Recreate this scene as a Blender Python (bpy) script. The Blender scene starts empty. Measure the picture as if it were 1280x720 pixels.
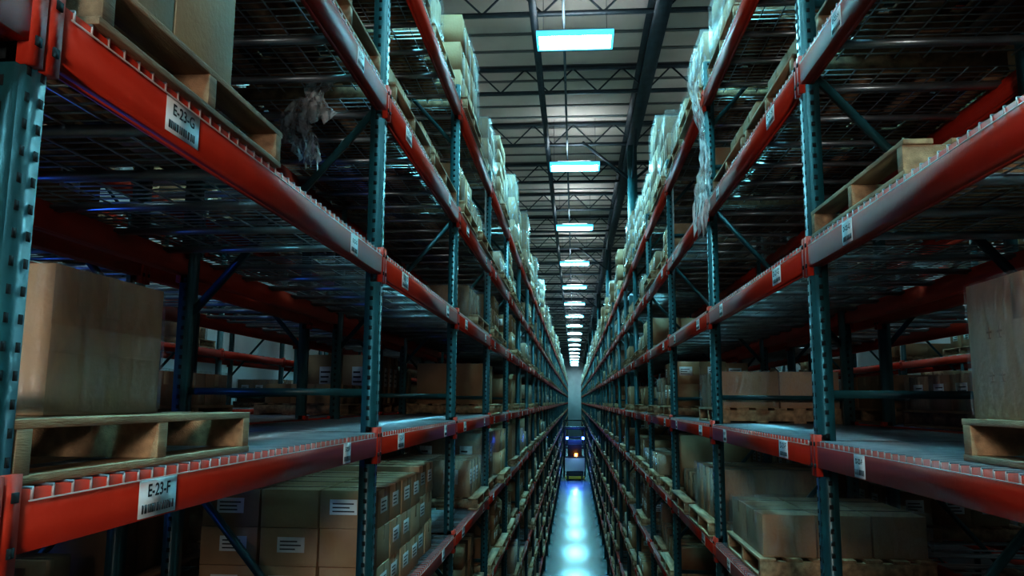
import bpy, math, random
import numpy as np
from mathutils import Vector, Matrix
random.seed(7)
CZ=5.7            # camera height above floor
F=1000.0
L0,R0=-1.0,1.07    # aisle faces of racks
DEP=1.07
LVL=[2.55,1.58,.70,-.22,-1.14,-2.06,-2.98,-3.90,-4.82]
LVR=[2.45,1.53,.667,-.222,-1.10,-2.0,-2.92,-3.84,-4.76]
PITCH=2.7
NB=47

# ---------------------------------------------------------------- materials
def mat(name,col,rough=.6,metal=0.,var=0.,vscale=6.,bump=0.,bscale=40.,emit=None,es=0.,stretch=None,spec=.5,col2=None):
    m=bpy.data.materials.new(name); m.use_nodes=True
    nt=m.node_tree; b=nt.nodes['Principled BSDF']
    b.inputs['Base Color'].default_value=(*col,1); b.inputs['Roughness'].default_value=rough
    b.inputs['Metallic'].default_value=metal
    b.inputs['Specular IOR Level'].default_value=spec
    if emit:
        b.inputs['Emission Color'].default_value=(*emit,1); b.inputs['Emission Strength'].default_value=es
    if var>0 or bump>0 or col2:
        tc=nt.nodes.new('ShaderNodeTexCoord'); mp=nt.nodes.new('ShaderNodeMapping')
        nt.links.new(tc.outputs['Object'],mp.inputs['Vector'])
        if stretch: mp.inputs['Scale'].default_value=stretch
    if var>0 or col2:
        n=nt.nodes.new('ShaderNodeTexNoise'); n.inputs['Scale'].default_value=vscale; n.inputs['Detail'].default_value=6
        nt.links.new(mp.outputs['Vector'],n.inputs['Vector'])
        r=nt.nodes.new('ShaderNodeValToRGB')
        c2=col2 if col2 else tuple(min(1,c*(1+var)) for c in col)
        c1=tuple(c*(1-var) for c in col)
        r.color_ramp.elements[0].position=.35; r.color_ramp.elements[1].position=.68
        r.color_ramp.elements[0].color=(*c1,1); r.color_ramp.elements[1].color=(*c2,1)
        nt.links.new(n.outputs['Fac'],r.inputs['Fac']); nt.links.new(r.outputs['Color'],b.inputs['Base Color'])
    if bump>0:
        n2=nt.nodes.new('ShaderNodeTexNoise'); n2.inputs['Scale'].default_value=bscale; n2.inputs['Detail'].default_value=4
        nt.links.new(mp.outputs['Vector'],n2.inputs['Vector'])
        bp=nt.nodes.new('ShaderNodeBump'); bp.inputs['Strength'].default_value=bump; bp.inputs['Distance'].default_value=.02
        nt.links.new(n2.outputs['Fac'],bp.inputs['Height']); nt.links.new(bp.outputs['Normal'],b.inputs['Normal'])
    return m
def wrapmat(name,alpha,tint):
    m=bpy.data.materials.new(name); m.use_nodes=True; nt=m.node_tree
    b=nt.nodes['Principled BSDF']; b.inputs['Base Color'].default_value=(*tint,1)
    b.inputs['Roughness'].default_value=.18; b.inputs['Specular IOR Level'].default_value=.8
    tc=nt.nodes.new('ShaderNodeTexCoord'); mp=nt.nodes.new('ShaderNodeMapping'); mp.inputs['Scale'].default_value=(1,1,.35)
    mp.inputs['Rotation'].default_value=(.5,.3,0)
    n=nt.nodes.new('ShaderNodeTexNoise'); n.inputs['Scale'].default_value=14; n.inputs['Detail'].default_value=5; n.inputs['Distortion'].default_value=1.5
    nt.links.new(tc.outputs['Object'],mp.inputs['Vector']); nt.links.new(mp.outputs['Vector'],n.inputs['Vector'])
    bp=nt.nodes.new('ShaderNodeBump'); bp.inputs['Strength'].default_value=.9; bp.inputs['Distance'].default_value=.03
    nt.links.new(n.outputs['Fac'],bp.inputs['Height']); nt.links.new(bp.outputs['Normal'],b.inputs['Normal'])
    r=nt.nodes.new('ShaderNodeMapRange'); r.inputs['From Min'].default_value=.4; r.inputs['From Max'].default_value=.75
    r.inputs['To Min'].default_value=alpha*.3; r.inputs['To Max'].default_value=min(1,alpha*2.0)
    nt.links.new(n.outputs['Fac'],r.inputs['Value']); nt.links.new(r.outputs['Result'],b.inputs['Alpha'])
    return m
M={}
M['green']=mat('rack_green_paint',(.011,.062,.070),.36,.1,.3,5,.1,30)
M['hole']=mat('slot_shadow_steel',(.003,.006,.007),.9)
M['red']=mat('beam_orange_red_paint',(.47,.032,.013),.50,0,.12,3,.04,50,spec=.26)
M['wire']=mat('galvanised_wire',(.32,.37,.40),.34,.75,.15,10)
M['wire_end']=mat('galvanised_wire_end',(.50,.40,.38),.4,.3)
M['label']=mat('label_paper',(.70,.73,.73),.5,0,.05,8)
M['ink']=mat('label_ink',(.03,.03,.035),.6)
M['c1']=mat('cardboard_tan',(.36,.22,.122),.75,0,.14,3,.1,60)
M['c2']=mat('cardboard_brown',(.27,.158,.086),.78,0,.16,3,.1,60)
M['c3']=mat('cardboard_pale',(.42,.275,.16),.72,0,.13,3,.1,60)
M['tape']=mat('packing_tape',(.50,.35,.22),.15,0,.1,10)
M['wood']=mat('pallet_pine',(.38,.25,.14),.75,0,.38,3,.25,40,stretch=(8,1,8))
M['wood2']=mat('pallet_pine_old',(.27,.16,.09),.85,0,.38,3,.25,40,stretch=(8,1,8))
M['wrap']=wrapmat('stretch_wrap_film',.15,(.75,.80,.82))
M['wrapw']=wrapmat('stretch_wrap_white',.24,(.75,.80,.82))
M['torn']=wrapmat('torn_wrap_film',.75,(.85,.90,.92))
M['steel']=mat('joist_dark_steel',(.025,.042,.055),.5,.2,.2,5)
M['deck']=mat('roof_deck_white',(.52,.50,.46),.6,0,.12,.8)
M['rib']=mat('roof_seam',(.12,.13,.13),.6)
M['wall']=mat('wall_panel_white',(.72,.76,.78),.7,0,.08,1)
M['conc']=mat('polished_concrete',(.12,.17,.19),.27,0,.2,1.3,0,9,spec=1.0)
M['conc'].node_tree.nodes['Principled BSDF'].inputs['IOR'].default_value=2.5
M['lamp']=mat('lamp_diffuser',(.9,1,1),.5,emit=(.27,.84,1.0),es=115)
M['lamp_halo']=mat('lamp_halo_strip',(.5,.9,1),.4,emit=(.06,.62,1.0),es=1.1)  # cyan halo round the lamps, put into faintly glowing border strips
M['up_fill']=mat('lamp_added_upglow',(.9,1,1),.5,emit=(.9,.97,1.0),es=34)  # glow added on top of the fixtures to brighten the roof deck
M['lamp_dim']=mat('lamp_diffuser_far',(.9,1,1),.5,emit=(.60,.92,1.0),es=24)
M['lampbody']=mat('lamp_housing',(.6,.63,.65),.4,.3)
M['black']=mat('truck_black',(.015,.015,.018),.45,.1)
M['cream']=mat('truck_cream_paint',(.72,.62,.56),.4)
M['yellow']=mat('truck_yellow',(.6,.35,.03),.4)
M['amber']=mat('amber_beacon',(1,.4,.05),.3,emit=(1,.33,.04),es=14)
M['blue']=mat('blue_spot_lens',(.1,.2,1),.3,emit=(.05,.15,1),es=25)
M['conduit']=mat('pipe_paint',(.09,.14,.17),.45,.2)

# ---------------------------------------------------------------- builder
SG=np.array([[-1,-1,-1],[1,-1,-1],[1,1,-1],[-1,1,-1],[-1,-1,1],[1,-1,1],[1,1,1],[-1,1,1]],float)*.5
FQ=np.array([[0,3,2,1],[4,5,6,7],[0,1,5,4],[1,2,6,5],[2,3,7,6],[3,0,4,7]])
class MB:
    def __init__(s): s.c=[];s.a=[];s.m=[]
    def add(s,c,ax,m): s.c.append(c); s.a.append(ax); s.m.append(m)
    def box(s,x0,x1,y0,y1,z0,z1,m,rz=0.):
        c=((x0+x1)/2,(y0+y1)/2,(z0+z1)/2); dx,dy,dz=abs(x1-x0),abs(y1-y0),abs(z1-z0)
        if rz:
            ca,sa=math.cos(rz),math.sin(rz)
            s.add(c,((ca*dx,sa*dx,0),(-sa*dy,ca*dy,0),(0,0,dz)),m)
        else: s.add(c,((dx,0,0),(0,dy,0),(0,0,dz)),m)
    def bar(s,p,q,w,h,m):
        p=Vector(p);q=Vector(q);d=q-p;l=d.length;d.normalize()
        up=Vector((0,0,1)) if abs(d.z)<.95 else Vector((0,1,0))
        u=d.cross(up).normalized(); v=u.cross(d).normalized()
        s.add(tuple((p+q)/2),(tuple(u*w),tuple(d*l),tuple(v*h)),m)
    def build(s,name,parent=None,bevel=0):
        n=len(s.c)
        if n==0: return None
        C=np.array(s.c);A=np.array(s.a)
        V=C[:,None,:]+np.einsum('vk,nkj->nvj',SG,A)
        me=bpy.data.meshes.new(name)
        used=[];idx={}
        for k in s.m:
            if k not in idx: idx[k]=len(used); used.append(k)
        me.vertices.add(n*8); me.vertices.foreach_set('co',V.reshape(-1))
        fc=(np.arange(n)[:,None,None]*8+FQ[None]).reshape(-1)
        me.loops.add(n*24); me.loops.foreach_set('vertex_index',fc)
        me.polygons.add(n*6); me.polygons.foreach_set('loop_start',np.arange(n*6)*4)
        me.polygons.foreach_set('material_index',np.repeat([idx[k] for k in s.m],6))
        for k in used: me.materials.append(M[k])
        me.update(calc_edges=True); me.validate()
        o=bpy.data.objects.new(name,me); bpy.context.collection.objects.link(o)
        if parent: o.parent=parent
        if bevel:
            b=o.modifiers.new('bevel','BEVEL'); b.width=bevel; b.segments=2
        return o
def empty(name):
    e=bpy.data.objects.new(name,None); bpy.context.collection.objects.link(e); e.empty_display_size=.2; return e
def Z(r): return CZ+r

# ---------------------------------------------------------------- racks
def rack(xf,xb,y0,nb,near,LV,name='pallet_rack',lowdetail=False,labels=True):
    """xf = aisle face x, xb = back face x"""
    e=empty(name); s=1 if xb>xf else -1
    P=MB();B=MB();W=MB();T=MB()
    PX=.075;PY=.085;top=Z(2.78)
    for k in range(nb+1):
        y=y0+k*PITCH
        for fx,fd in ((xf,s),(xb,-s)):
            a,b=sorted((fx,fx+fd*PX))
            P.box(a,b,y-PY/2+.012,y+PY/2-.012,0.01,top,'green')
            P.box(a+.010,b-.010,y-PY/2,y+PY/2,0.01,top-.002,'green')
            P.box(a-.03,b+.03,y-.08,y+.08,0,.012,'green')
            if k<=near and not lowdetail:
                z=Z(-2.4)
                while z<top-.03:
                    for dy in (-.019,.019):
                        P.box(fx-.0015*fd,fx+.002*fd,y+dy-.0055,y+dy+.0055,z-.009,z+.009,'hole')
                    xm=(a+b)/2
                    P.box(xm-.008,xm+.008,y-PY/2-.0015,y-PY/2+.002,z+.014,z+.034,'hole')
                    z+=.0508
        xa=xf+s*.04; xc=xb-s*.04
        for i in range(-3,2):
            h=Z(.04+1.85*i)
            if h<top: P.bar((xa,y,h),(xc,y,h),.035,.035,'green')
            if i%2==0:
                if h+1.5<top: P.bar((xc,y,h+.38),(xa,y,h+1.52),.032,.032,'green')
            else:
                P.bar((xa,y,h+.33),(xc,y,h+1.47),.032,.032,'green')
    for k in range(nb):
        ya=y0+k*PITCH+PY/2; yb=ya+PITCH-PY
        for li,l in enumerate(LV):
            z=Z(l)
            for fx,fd in ((xf,s),(xb,-s)):
                x1=fx-fd*.012; x2=fx+fd*.03
                B.box(x1,x2,ya,yb,z-.056,z+.056,'red')
                B.box(x2,x2+fd*.018,ya,yb,z-.056,z+.028,'red')
                for ye,sd in ((ya,-1),(yb,1)):
                    B.box(fx-fd*.016,fx+fd*.045,ye,ye+sd*.038,z-.095,z+.085,'red')
                    if k<7:
                        for q in (-.05,.045):
                            B.box(fx-fd*.020,fx-fd*.015,ye+sd*.010,ye+sd*.026,z+q-.009,z+q+.009,'hole')
            zt=z+.058
            if lowdetail or k>22: step,wd=.27,.012
            elif k>8: step,wd=.12,.008
            else: step,wd=.060,.0055
            xi,xo=xf,xb
            n=int((yb-ya-.06)/step)
            for i in range(n+1):
                yy=ya+.03+i*step
                W.box(xi-s*.016,xo,yy-wd/2,yy+wd/2,zt-wd/2,zt+wd/2,'wire')
                if k<=8 and not lowdetail:
                    W.box(xi-s*.013,xi-s*.017,yy-.002,yy+.002,zt-.022,zt,'wire_end')
            if k<=8 and not lowdetail:
                for j in range(9):
                    xx=xi+s*(.02+j*.13)
                    if abs(xx-xf)<abs(xb-xf): W.box(xx-.003,xx+.003,ya+.02,yb-.02,zt-.008,zt-.003,'wire')
                W.box(xi-s*.019,xi-s*.016,ya+.02,yb-.02,zt-.024,zt-.021,'wire_end')
            for i in range(6):
                yy=ya+(i+.5)*(yb-ya)/6
                W.box(xi+s*.03,xo-s*.03,yy-.018,yy+.018,zt-.035,zt-.009,'wire')
            if labels and k<30:
                for off in (.53,2.13):
                    yy=y0+k*PITCH+off
                    if l>2: continue
                    hw=.085 if off<1 else .055
                    T.box(xf-s*.0125,xf-s*.0145,yy-hw,yy+hw,z-.052,z+.035,'label')
                    if k<8:
                        rnd=random.Random(k*31+li)
                        yq=yy-hw*.85
                        while yq<yy+hw*.8:
                            w=rnd.choice([.003,.005,.008])
                            T.box(xf-s*.014,xf-s*.0153,yq,yq+w,z-.042,z-.022,'ink'); yq+=w+rnd.choice([.004,.007])
                        if -2<l:
                            t=bpy.data.curves.new('label_text','FONT'); t.body='%s-%02d-%s'%('E' if s<0 else 'D',29-k*2-int(off>1),'ABCDEFGHI'[8-li])
                            t.size=.040 if off<1 else .026; t.align_x='CENTER'; t.align_y='CENTER'; t.materials.append(M['ink']); t.offset=.0008
                            o=bpy.data.objects.new('label_text',t); bpy.context.collection.objects.link(o)
                            o.location=(xf-s*.0156,yy,z+.007); o.rotation_euler=(math.pi/2,0,math.pi/2 if s<0 else -math.pi/2); o.parent=e
    P.build('uprights',e);B.build('beams',e);W.build('wire_decks',e);T.build('location_labels',e)
    return e
YL,YR=1.35,1.0
rack(L0,L0-DEP,YL-PITCH*3,NB+3,7,LVL)
rack(R0,R0+DEP,YR-PITCH*3,NB+3,7,LVR)
LB=L0-DEP-.22; RB=R0+DEP+.22
rack(LB-DEP,LB,YL-PITCH,30,0,LVL,lowdetail=True,labels=False)
rack(RB+DEP,RB,YR-PITCH,30,0,LVR,lowdetail=True,labels=False)
rack(-5.5,-6.57,YL-PITCH,22,0,LVL,lowdetail=True,labels=False)
rack(5.7,6.77,YR-PITCH,22,0,LVR,lowdetail=True,labels=False)

# ---------------------------------------------------------------- pallets / cartons
def pallet(mb,x0,x1,y0,y1,z,w='wood'):
    for i in range(3):
        yy=y0+.03+(y1-y0-.06)*i/2
        mb.box(x0,x1,yy-.022,yy+.022,z+.018,z+.102,w)
    n=7;W=(x1-x0);bw=.095
    for i in range(n):
        xx=x0+bw/2+(W-bw)*i/(n-1)
        j=random.uniform(-.006,.006)
        mb.box(xx-bw/2,xx+bw/2,y0+j,y1+j,z+.102,z+.120,w)
    for i in range(4):
        xx=x0+bw/2+(W-bw)*i/3
        mb.box(xx-bw/2,xx+bw/2,y0,y1,z,z+.018,w)
def carton(mb,x0,x1,y0,y1,z0,z1,c='c1',tape=True,label=None,seam=True,rz=0):
    g=.003
    mb.box(x0+g,x1-g,y0+g,y1-g,z0,z1-g,c,rz)
    xm=(x0+x1)/2;ym=(y0+y1)/2
    if tape:
        mb.box(x0+g,x1-g,ym-.028,ym+.028,z1-g-.001,z1-g+.001,'tape')
        for xx in (x0,x1): mb.box(xx+ (g-.0012 if xx==x0 else -g-.0012),xx+(g+.001 if xx==x0 else -g+.0012),ym-.028,ym+.028,z1-.08,z1-g,'tape')
    if seam:
        mb.box(x0+g,x1-g,ym-.0015,ym+.0015,z1-g,z1-g+.0015,'hole')
    if label:
        h=z1-z0
        lw=min(.15,(x1-x0)*.5)
        cx=xm+random.uniform(-.03,.03)
        mb.box(cx-lw/2,cx+lw/2,y0+g-.002,y0+g,z0+h*.35,z0+h*.75,'label')
        for q in range(3): mb.box(cx-lw*.4,cx+lw*random.uniform(.1,.4),y0+g-.003,y0+g-.001,z0+h*(.42+.1*q),z0+h*(.455+.1*q),'ink')
        xx=x1-g if x1<0 else x0+g; sg=1 if x1<0 else -1
        cy=ym
        mb.box(xx,xx+sg*.002,cy-lw/2,cy+lw/2,z0+h*.35,z0+h*.75,'label')
        for q in range(3): mb.box(xx+sg*.001,xx+sg*.003,cy-lw*.4,cy+lw*random.uniform(.1,.4),z0+h*(.42+.1*q),z0+h*(.455+.1*q),'ink')
def stack(mb,x0,x1,y0,y1,z,nx,ny,nz,h,label=False,drop=0.,cs=('c1','c2','c3'),tape=True,jit=.006):
    dx=(x1-x0)/nx;dy=(y1-y0)/ny
    c0=random.choice(cs)
    for k in range(nz):
        for i in range(nx):
            for j in range(ny):
                if k==nz-1 and nz>1 and random.random()<drop: continue
                c=c0 if random.random()<.75 else random.choice(cs)
                a=random.uniform(-jit,0);b=random.uniform(-jit,0)
                carton(mb,x0+i*dx+jit+a,x0+(i+1)*dx+a,y0+j*dy+jit+b,y0+(j+1)*dy+b,z+k*h,z+(k+1)*h,c,tape,label and random.random()<.8)
def wrapshell(x0,x1,y0,y1,z0,z1,parent,name='stretch_wrap',m='wrap',amp=.010):
    import bmesh
    bm=bmesh.new(); bmesh.ops.create_cube(bm,size=1)
    bmesh.ops.subdivide_edges(bm,edges=bm.edges[:],cuts=9,use_grid_fill=True)
    rnd=random.Random(int((x0+y0+z0)*1000))
    for v in bm.verts:
        n=v.co.normalized()
        v.co=Vector((v.co.x*(x1-x0)+(x0+x1)/2,v.co.y*(y1-y0)+(y0+y1)/2,v.co.z*(z1-z0)+(z0+z1)/2))+n*(.006+rnd.uniform(0,amp))
    for f in bm.faces: f.smooth=True
    me=bpy.data.meshes.new(name); bm.to_mesh(me); bm.free(); me.materials.append(M[m])
    o=bpy.data.objects.new(name,me); bpy.context.collection.objects.link(o); o.parent=parent; return o
def hero(name,fn,bevel=.0015):
    e=empty(name); mb=MB(); fn(mb,e); mb.build('body',e,bevel=bevel); return e
DK=.061
occupied=set()
def occ(side,lv,*bs):
    for b in bs: occupied.add((side,lv,b))
# --- left near
def f(mb,e):
    pallet(mb,-2.0,-1.0,1.38,2.44,Z(LVL[3])+DK,'wood')
hero('wooden_pallet',f)
def marks(mb,x,y0,z,sg):
    for i in range(2):
        cy=y0+i*.055; cz=z
        a,b=sorted((x,x+sg*.0008))
        mb.box(a,b,cy-.014,cy+.014,cz-.002,cz+.004,'c2'); mb.box(a,b,cy-.003,cy+.003,cz-.016,cz+.016,'c2')
        mb.box(a,b,cy-.010,cy+.010,cz-.018,cz-.014,'c2')
def f(mb,e):
    z=Z(LVL[3])+DK+.121
    x0,x1,y0,y1,z1=-1.75,-1.14,1.66,2.13,Z(.295)
    mb.box(x0,x1,y0,y1,z,z1,'c3')
    ym=(y0+y1)/2
    mb.box(x0,x1,ym-.03,ym+.03,z1,z1+.001,'tape')
    mb.box(x1,x1+.001,ym-.03,ym+.03,z1-.10,z1,'tape')
    mb.box(x1,x1+.0012,y0,y1,z+.14,z+.20,'tape')
    mb.box(x0,x1,ym-.0015,ym+.0015,z1,z1+.002,'hole')
    for i in range(2):
        for j in range(3):
            cx=-1.30+i*.05; cz=z+.24-j*.05
            mb.box(cx-.017,cx+.017,y0-.001,y0,cz-.017,cz+.017,'ink'); mb.box(cx-.014,cx+.014,y0-.0015,y0,cz-.014,cz+.014,'c1')
            mb.box(cx-.003,cx+.003,y0-.002,y0,cz-.010,cz+.010,'ink')
    wrapshell(x0,x1,y0,y1,z+.012,z1,e,amp=.005)
hero('cardboard_box',f,.004)
def f(mb,e):
    pallet(mb,-1.98,-.97,1.48,2.51,Z(LVL[2])+DK,'wood2')
hero('wooden_pallet',f)
def f(mb,e):
    stack(mb,-1.95,-1.02,1.52,2.23,Z(LVL[2])+DK+.122,2,2,1,.55,cs=('c3',),tape=True)
hero('carton_stack',f)
occ('L',2,0,-1,1); occ('L',3,0,1,2); occ('L',1,-1,0,1)
def f(mb,e):
    z=Z(LVL[4])+DK
    stack(mb,-2.02,-1.04,4.32,5.5,z,3,4,3,.2,label=True,drop=.12,cs=('c1','c3'),jit=.008)
    stack(mb,-1.75,-1.06,5.55,6.1,z,2,2,3,.21,label=True,cs=('c3',),jit=.008)
hero('carton_stack',f)
occ('L',4,0,1)
def f(mb,e):
    z=Z(LVL[3])+DK; pallet(mb,LB-1.0,LB-.03,4.3,5.35,z,'wood2'); stack(mb,LB-.98,LB-.05,4.32,5.3,z+.121,3,3,1,.2,cs=('c1','c2'))
    wrapshell(LB-.99,LB-.04,4.31,5.31,z+.14,z+.325,e)
hero('pallet_load_of_cartons',f)
for (xa,xb,lv,ys) in ((-2.0,-.99,LVL[1],(.1,1.45,2.75,4.2,5.45)),(1.08,2.1,LVR[1],(1.1,2.35,3.85,5.05))):
    for yy in ys:
        def f(mb,e):
            z=Z(lv)+DK; pallet(mb,xa,xb,yy,yy+1.12,z,'wood2'); stack(mb,xa+.12,xb-.12,yy+.1,yy+1.0,z+.121,2,2,1,.26,cs=('c2',))
        hero('pallet_load_of_cartons',f,0)
# --- right near
def f(mb,e):
    pallet(mb,1.12,2.12,1.42,2.45,Z(LVR[3])+DK,'wood')
hero('wooden_pallet',f)
def f(mb,e):
    z=Z(LVR[3])+DK+.121; x0,x1,y0,y1,z1=1.16,1.8,1.9,2.45,Z(.345)
    mb.box(x0,x1,y0,y1,z,z1,'c3'); ym=(y0+y1)/2
    mb.box(x0-.001,x0,ym-.03,ym+.03,z1-.12,z1,'tape'); mb.box(x0,x1,ym-.03,ym+.03,z1,z1+.001,'tape')
    marks(mb,x0,2.28,z+.24,-1); marks(mb,x0,2.28,z+.12,-1)
    wrapshell(x0,x1,y0,y1,z+.012,z1,e,amp=.005)
hero('cardboard_box',f,.004); occ('R',3,0,1)
def f(mb,e):
    pallet(mb,1.06,2.06,2.58,3.60,Z(LVR[2])+DK,'wood')
hero('wooden_pallet',f); occ('R',2,0,1); occ('R',1,-1,0,1)
def f(mb,e):
    z=Z(LVR[3])+DK; pallet(mb,1.14,2.12,6.55,7.55,z,'wood')
    stack(mb,1.16,2.1,6.57,7.5,z+.121,2,3,1,.29,cs=('c1','c3'))
    wrapshell(1.15,2.11,6.56,7.51,z+.14,z+.41,e,amp=.004)
hero('pallet_load_of_cartons',f); occ('R',3,2)
def f(mb,e):
    z=Z(LVR[3])+DK; pallet(mb,2.42,3.4,6.55,7.55,z,'wood')
    stack(mb,2.44,3.2,6.57,7.5,z+.121,2,3,1,.27,cs=('c1','c2'))
hero('pallet_load_of_cartons',f)
def f(mb,e):
    z=Z(LVR[4])+DK; pallet(mb,1.1,2.12,5.05,6.1,z,'wood')
    stack(mb,1.13,2.1,5.1,6.05,z+.121,3,2,1,.25,cs=('c1','c3'))
    wrapshell(1.12,2.11,5.09,6.06,z+.14,z+.38,e,m='wrap',amp=.01)
hero('pallet_load_of_cartons',f); occ('R',4,0,1)
def f(mb,e):
    z=Z(LVR[1])+DK; pallet(mb,1.14,2.12,6.6,7.6,z,'wood2'); stack(mb,1.16,2.1,6.62,7.55,z+.121,2,2,1,.42,cs=('c2',))
hero('pallet_load_of_cartons',f); occ('R',1,2)

COLX=1.42; COLY=[19.0+13.6*k for k in range(8)]
def fill(side,y0,nb,nm,levels,kmin=-1,xr=None,prob=None):
    e=empty(nm); mb=MB(); W=MB()
    for k in range(kmin,nb):
        for li in levels:
            if (side,li,k) in occupied and xr is None: continue
            if xr and side=='R' and li==3 and k==2: continue
            if xr and side=='L' and li==3 and k<=1: continue
            l=(LVR if side=='R' else LVL)[li]
            for half in (0,1):
                p=prob[li]
                if random.random()>p: continue
                ya=y0+k*PITCH+.12+half*1.27; yb=ya+random.uniform(1.0,1.15)
                if xr: xa,xb=xr
                elif side=='L': xa,xb=L0-1.02,L0+.02+random.uniform(-.04,.04)
                else: xa,xb=R0-.02+random.uniform(-.04,.04),R0+1.02
                if not xr and side=='R' and any(ya-.15<c<yb+.15 for c in COLY): xa=COLX+.16
                z=Z(l)+DK
                w=random.choice(('wood','wood2'))
                if k<18: pallet(mb,xa,xb,ya,yb,z,w)
                else:
                    mb.box(xa,xb,ya,yb,z+.1,z+.12,w); mb.box(xa,xb,ya,yb,z,z+.015,w)
                    for yy in (ya+.03,(ya+yb)/2,yb-.03): mb.box(xa,xb,yy-.03,yy+.03,z+.015,z+.1,w)
                if li==0:
                    if side=='R' and k<=2: H=random.choice((.4,.5))
                    else: H=random.choice((.8,1.0,1.2)) if k>1 else random.choice((.6,.8))
                else: H=random.uniform(.2,.6)
                nz=max(1,int(round(H/random.choice((.22,.3,.4)))))
                h=H/nz
                if k>25: nx,ny=1,random.choice((2,3)); nz=max(1,nz//2); h=H/nz
                else: nx,ny=random.choice(((2,2),(2,3),(3,3),(2,4)))
                m=random.uniform(0,.1)
                stack(mb,xa+.02+m,xb-.02-m,ya+.02,yb-.02-m,z+.122,nx,ny,nz,h,label=(k<14 and random.random()<.35),drop=.25 if li else .15,tape=(k<12),jit=.012)
                if random.random()<(.6 if li==0 else .3):
                    W.box(xa+m+.005,xb-m-.005,ya+.005,yb-m-.005,z+.05,z+.13+H,'wrapw' if li==0 else 'wrap')
    mb.build('cartons_on_pallets',e); W.build('stretch_wrap',e)
    return e
PL={0:.97,1:.8,2:.55,3:.5,4:.8,5:.85,6:.85,7:.9,8:.9}
fill('L',YL,NB,'palletized_carton_stock',range(9),prob=PL)
fill('R',YR,NB,'palletized_carton_stock',range(9),prob=PL)
PB={0:.85,1:.6,2:.35,3:.5,4:.7,5:.7,6:.7,7:.7,8:.7}
fill('L',YL,24,'palletized_carton_stock',range(7),kmin=0,xr=(LB-1.02,LB-.03),prob=PB)
fill('R',YR,24,'palletized_carton_stock',range(7),kmin=0,xr=(RB+.03,RB+1.02),prob={0:.85,1:.5,2:.3,3:.35,4:.7,5:.7,6:.7})
fill('L',YL,18,'palletized_carton_stock',range(6),kmin=0,xr=(-6.5,-5.5),prob=PB)
fill('R',YR,18,'palletized_carton_stock',range(6),kmin=0,xr=(5.75,6.7),prob=PB)

def torn(name,x,y,ztop,length,width,seed):
    rnd=random.Random(seed); nx,nz=9,26; vs=[];fs=[]
    for j in range(nz):
        t=j/(nz-1); w=width*(.35+.65*abs(math.sin(t*3.4+seed)))
        for i in range(nx):
            u=i/(nx-1)-.5
            vs.append((x+u*w+rnd.uniform(-.012,.012)+.04*math.sin(t*5+seed),y+.03*math.sin(u*16+t*7)+rnd.uniform(-.012,.012),ztop-t*length*(1+.12*math.sin(i*2.1+seed))))
    for j in range(nz-1):
        for i in range(nx-1):
            a=j*nx+i; fs.append((a,a+1,a+nx+1,a+nx))
    me=bpy.data.meshes.new(name); me.from_pydata(vs,[],fs); me.materials.append(M['torn'])
    for p in me.polygons: p.use_smooth=True
    o=bpy.data.objects.new(name,me); bpy.context.collection.objects.link(o)
torn('torn_plastic_wrap',-1.34,3.96,Z(1.80),.34,.22,1)
torn('torn_plastic_wrap',-1.42,3.95,Z(1.58),.36,.20,3)
torn('torn_plastic_wrap',.98,6.1,Z(2.5),1.15,.10,5)

# ---------------------------------------------------------------- building shell
def slab(name,x0,x1,y0,y1,z0,z1,m):
    b=MB(); b.box(x0,x1,y0,y1,z0,z1,m); return b.build(name)
XW=8.5;YE=130.;YB=-10.;ZC=Z(6.9)
slab('floor',-XW,XW,YB,YE,-.1,0,'conc')
slab('wall_left',-XW-.2,-XW,YB,YE,0,ZC,'wall')
slab('wall_right',XW,XW+.2,YB,YE,0,ZC,'wall')
slab('wall_far',-XW,XW,YE,YE+.2,0,ZC,'wall')
slab('wall_near',-XW,XW,YB-.2,YB,0,ZC,'wall')
e=empty('ceiling'); b=MB(); b.box(-XW,XW,YB,YE,ZC,ZC+.15,'deck')
y=YB+.3
while y<YE:
    b.box(-XW,XW,y-.035,y+.035,ZC-.03,ZC,'rib'); y+=.75
b.build('roof_deck',e)
e=empty('roof_joists'); b=MB()
y=YB+2.0
while y<YE:
    b.box(-XW,XW,y-.05,y+.05,ZC-.11,ZC-.03,'steel')
    b.box(-XW,XW,y-.04,y+.04,ZC-.62,ZC-.56,'steel')
    x=-XW
    while x<XW-.1 and y<70:
        b.bar((x,y,ZC-.58),(x+.5,y,ZC-.08),.028,.028,'steel'); b.bar((x+.5,y,ZC-.08),(x+1,y,ZC-.58),.028,.028,'steel'); x+=1.0
    y+=3.4
b.build('bar_joists',e)
e=empty('roof_girders'); b=MB()
for gx,w,h in ((COLX,.26,.5),(-6.9,.26,.5)):
    b.box(gx-w/2,gx+w/2,YB,YE,ZC-.73,ZC-.70,'steel'); b.box(gx-.03,gx+.03,YB,YE,ZC-.70,ZC-.1,'steel'); b.box(gx-w/2,gx+w/2,YB,YE,ZC-.13,ZC-.1,'steel')
b.box(-.70,-.58,YB,YE,ZC-.70,ZC-.62,'steel')
for yy in COLY:
    xx=COLX
    b.bar((xx,yy,ZC-1.6),(xx-1.2,yy,ZC-.6),.06,.06,'steel'); b.bar((xx,yy,ZC-1.6),(xx+1.2,yy,ZC-.6),.06,.06,'steel')
    b.bar((xx,yy,ZC-1.6),(xx,yy-1.3,ZC-.7),.06,.06,'steel')
b.build('girder_steel',e)
for yy in COLY:
    b=MB(); x=COLX
    b.box(x-.11,x+.11,yy-.11,yy-.095,0,ZC-.73,'green'); b.box(x-.11,x+.11,yy+.095,yy+.11,0,ZC-.73,'green'); b.box(x-.012,x+.012,yy-.1,yy+.1,0,ZC-.73,'green')
    b.box(x-.18,x+.18,yy-.18,yy+.18,0,.02,'steel'); b.build('steel_column')
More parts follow.
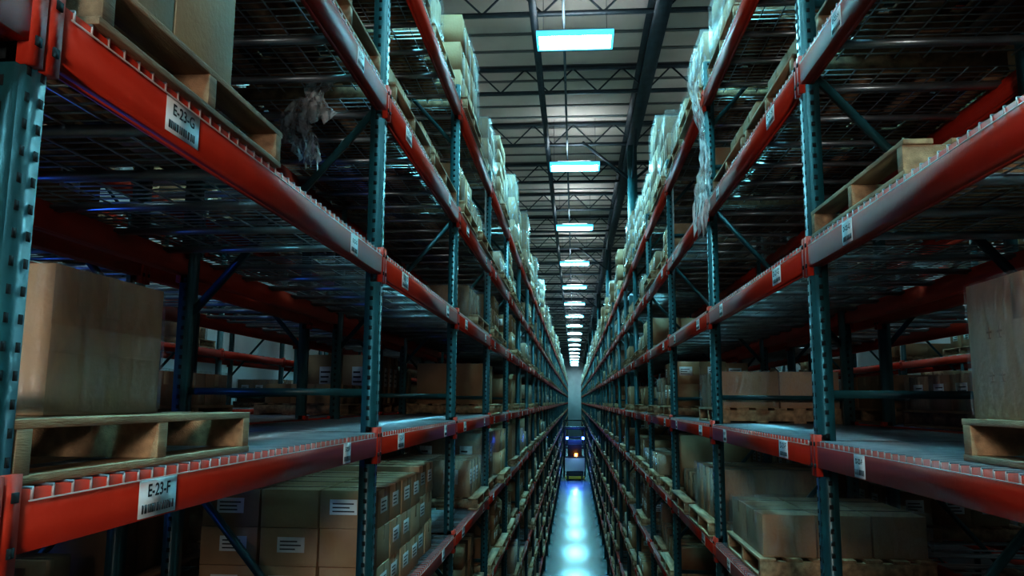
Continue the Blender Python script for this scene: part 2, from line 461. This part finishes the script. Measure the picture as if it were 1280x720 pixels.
b=MB()
b.bar((-.15,YB,ZC-.75),(-.15,YE,ZC-.75),.045,.045,'conduit')
y=YB+1
while y<YE-4:
    b.bar((-.15,y,ZC-.75),(-.15,y,ZC-.5),.02,.02,'conduit'); b.box(-.165,-.135,y-.015,y+.015,ZC-.82,ZC-.75,'conduit'); y+=3.4
b.build('sprinkler_pipe')

def lamp(x,y,m='lamp'):
    e=empty('high_bay_light'); b=MB(); z=Z(5.62)
    b.box(x-.56,x+.56,y-.24,y+.24,z,z+.012,m)
    for (a,c,d,f_) in ((x-.60,x+.60,y-.28,y-.24),(x-.60,x+.60,y+.24,y+.28),(x-.60,x-.56,y-.24,y+.24),(x+.56,x+.60,y-.24,y+.24)):
        b.box(a,c,d,f_,z-.010,z+.07,'lamp_halo')
    b.box(x-.60,x+.60,y-.28,y+.28,z+.07,z+.085,'lampbody'); b.box(x-.4,x+.4,y-.09,y+.09,z+.085,z+.16,'lampbody')
    for q in (-.2,.2): b.box(x-.5,x+.5,y+q-.04,y+q+.04,z+.085,z+.09,'up_fill')
    for q in (-.5,.5): b.bar((x+q,y,z+.08),(x+q,y,ZC-.04),.008,.008,'steel')
    b.build('fixture',e)
for k in range(-3,17): lamp(.03,12.0+6.9*k,'lamp')
for k in range(-2,9):
    lamp(-4.4,9+6.9*k,'lamp_dim'); lamp(4.6,9+6.9*k,'lamp_dim')
lamp(.03,127.0,'lamp_dim')  # extra lamp, added to brighten the far wall

# unseen fill lamp with housing, added behind the camera to lift dark near faces
e=empty('added_fill_light'); b=MB()
b.box(-.36,.36,-4.14,-4.04,Z(.75),Z(1.25),'black'); b.box(-.38,.38,-4.04,-4.01,Z(.73),Z(.76),'black'); b.box(-.38,.38,-4.04,-4.01,Z(1.24),Z(1.27),'black')
b.box(-.03,.03,-4.12,-4.06,0.,Z(.75),'black'); b.box(-.4,.4,-4.6,-3.9,0,.06,'black'); b.build('fill_head',e)
l=bpy.data.lights.new('fill_light','AREA'); l.shape='RECTANGLE'; l.size=.68; l.size_y=.46; l.energy=100; l.color=(1,.90,.80)
o=bpy.data.objects.new('fill_light',l); o.location=(0,-4.0,Z(1.0)); o.rotation_euler=(math.pi/2,0,0); bpy.context.collection.objects.link(o); o.parent=e

# blue warning lamp standing in the neighbouring aisle
e=empty('warning_lamp_post'); b=MB(); bx,by,bz=-4.0,2.9,Z(.12)
b.box(bx-.03,bx+.03,by-.03,by+.03,.05,bz-.05,'black'); b.box(bx-.4,bx+.4,by-.5,by+.5,0,.08,'black'); b.box(bx-.06,bx+.06,by-.05,by+.05,bz-.05,bz+.05,'blue'); b.box(bx-.08,bx+.08,by-.07,by+.07,bz+.05,bz+.07,'black')
b.build('lamp_and_mast',e)
l=bpy.data.lights.new('blue_lamp','POINT'); l.color=(.03,.18,1); l.energy=16; l.shadow_soft_size=.06
o=bpy.data.objects.new('blue_lamp',l); o.location=(bx+.15,by+.1,bz); bpy.context.collection.objects.link(o); o.parent=e

# ---------------------------------------------------------------- order picker truck
e=empty('order_picker_truck'); b=MB(); ty=60
b.box(-.62,.66,ty,ty+1.6,.08,.62,'black'); b.box(-.68,.72,ty-.05,ty+.25,.10,.30,'yellow')
for xx in (-.5,.54):
    b.box(xx-.07,xx+.07,ty-.12,ty+.3,.0,.34,'black')
b.box(-.70,.74,ty+.02,ty+1.2,.66,1.62,'cream'); b.box(-.6,.64,ty-.01,ty+.02,.78,1.5,'cream'); b.box(-.72,.76,ty,ty+1.25,1.62,1.70,'black')
for xx in (-.78,.78): b.box(xx-.06,xx+.06,ty+1.3,ty+1.45,.1,4.3,'black')
for zz in (2.2,3.0,3.6,4.25): b.box(-.8,.8,ty+1.32,ty+1.42,zz,zz+.1,'black')
for xx in (-.7,.74):
    for yy in (ty+.1,ty+1.15): b.box(xx-.035,xx+.035,yy-.035,yy+.035,1.7,3.75,'black')
b.box(-.75,.79,ty+.05,ty+1.2,3.75,3.85,'black')
for q in range(6): b.box(-.7+q*.27,-.64+q*.27,ty+.05,ty+1.2,3.85,3.9,'black')
b.box(-.7,.74,ty+.05,ty+.12,2.5,2.6,'black'); b.box(-.5,.54,ty+.5,ty+1.1,1.7,2.9,'black')
b.box(.0,.2,ty+.0,ty+.15,1.72,1.92,'amber')
b.box(-.62,-.46,ty-.02,ty+.08,2.95,3.12,'blue'); b.box(.54,.7,ty-.02,ty+.08,2.95,3.12,'blue')
for xx in (-.3,.34): b.box(xx-.07,xx+.07,ty+1.6,ty+2.8,.08,.13,'black')
b.build('chassis_and_mast',e,bevel=.03)
l=bpy.data.lights.new('blue_warning_light','SPOT'); l.color=(.03,.14,1); l.energy=600; l.spot_size=1.6; l.spot_blend=.6; l.shadow_soft_size=.08
o=bpy.data.objects.new('blue_warning_light',l); o.location=(.02,ty-.15,3.0); o.rotation_euler=(math.radians(-50),0,0); bpy.context.collection.objects.link(o); o.parent=e
l=bpy.data.lights.new('blue_beacon','POINT'); l.color=(.03,.12,1); l.energy=60; l.shadow_soft_size=.12
o=bpy.data.objects.new('blue_beacon',l); o.location=(.02,ty-.5,3.3); bpy.context.collection.objects.link(o); o.parent=e

# ---------------------------------------------------------------- world + camera
w=bpy.data.worlds.new('world'); bpy.context.scene.world=w; w.use_nodes=True
w.node_tree.nodes['Background'].inputs[0].default_value=(.1,.2,.25,1); w.node_tree.nodes['Background'].inputs[1].default_value=.1
cam=bpy.data.cameras.new('camera'); cam.sensor_width=36; cam.lens=36*F/1280; cam.clip_start=.05; cam.clip_end=400
co=bpy.data.objects.new('camera',cam); bpy.context.collection.objects.link(co); bpy.context.scene.camera=co
yc=Vector((78,-142,-F)).normalized()
vx=50.; vy=(F*F+78*vx)/142.
zc=Vector((vx,vy,-F)).normalized()
xc=yc.cross(zc).normalized(); zc=xc.cross(yc)
R=Matrix((xc,yc,zc))
co.matrix_world=Matrix.Translation((0,0,CZ))@R.to_4x4()
s=bpy.context.scene
s.view_settings.view_transform='Standard'
try: s.view_settings.look='Medium High Contrast'
except Exception as ex: print('look',ex)
s.view_settings.exposure=.5
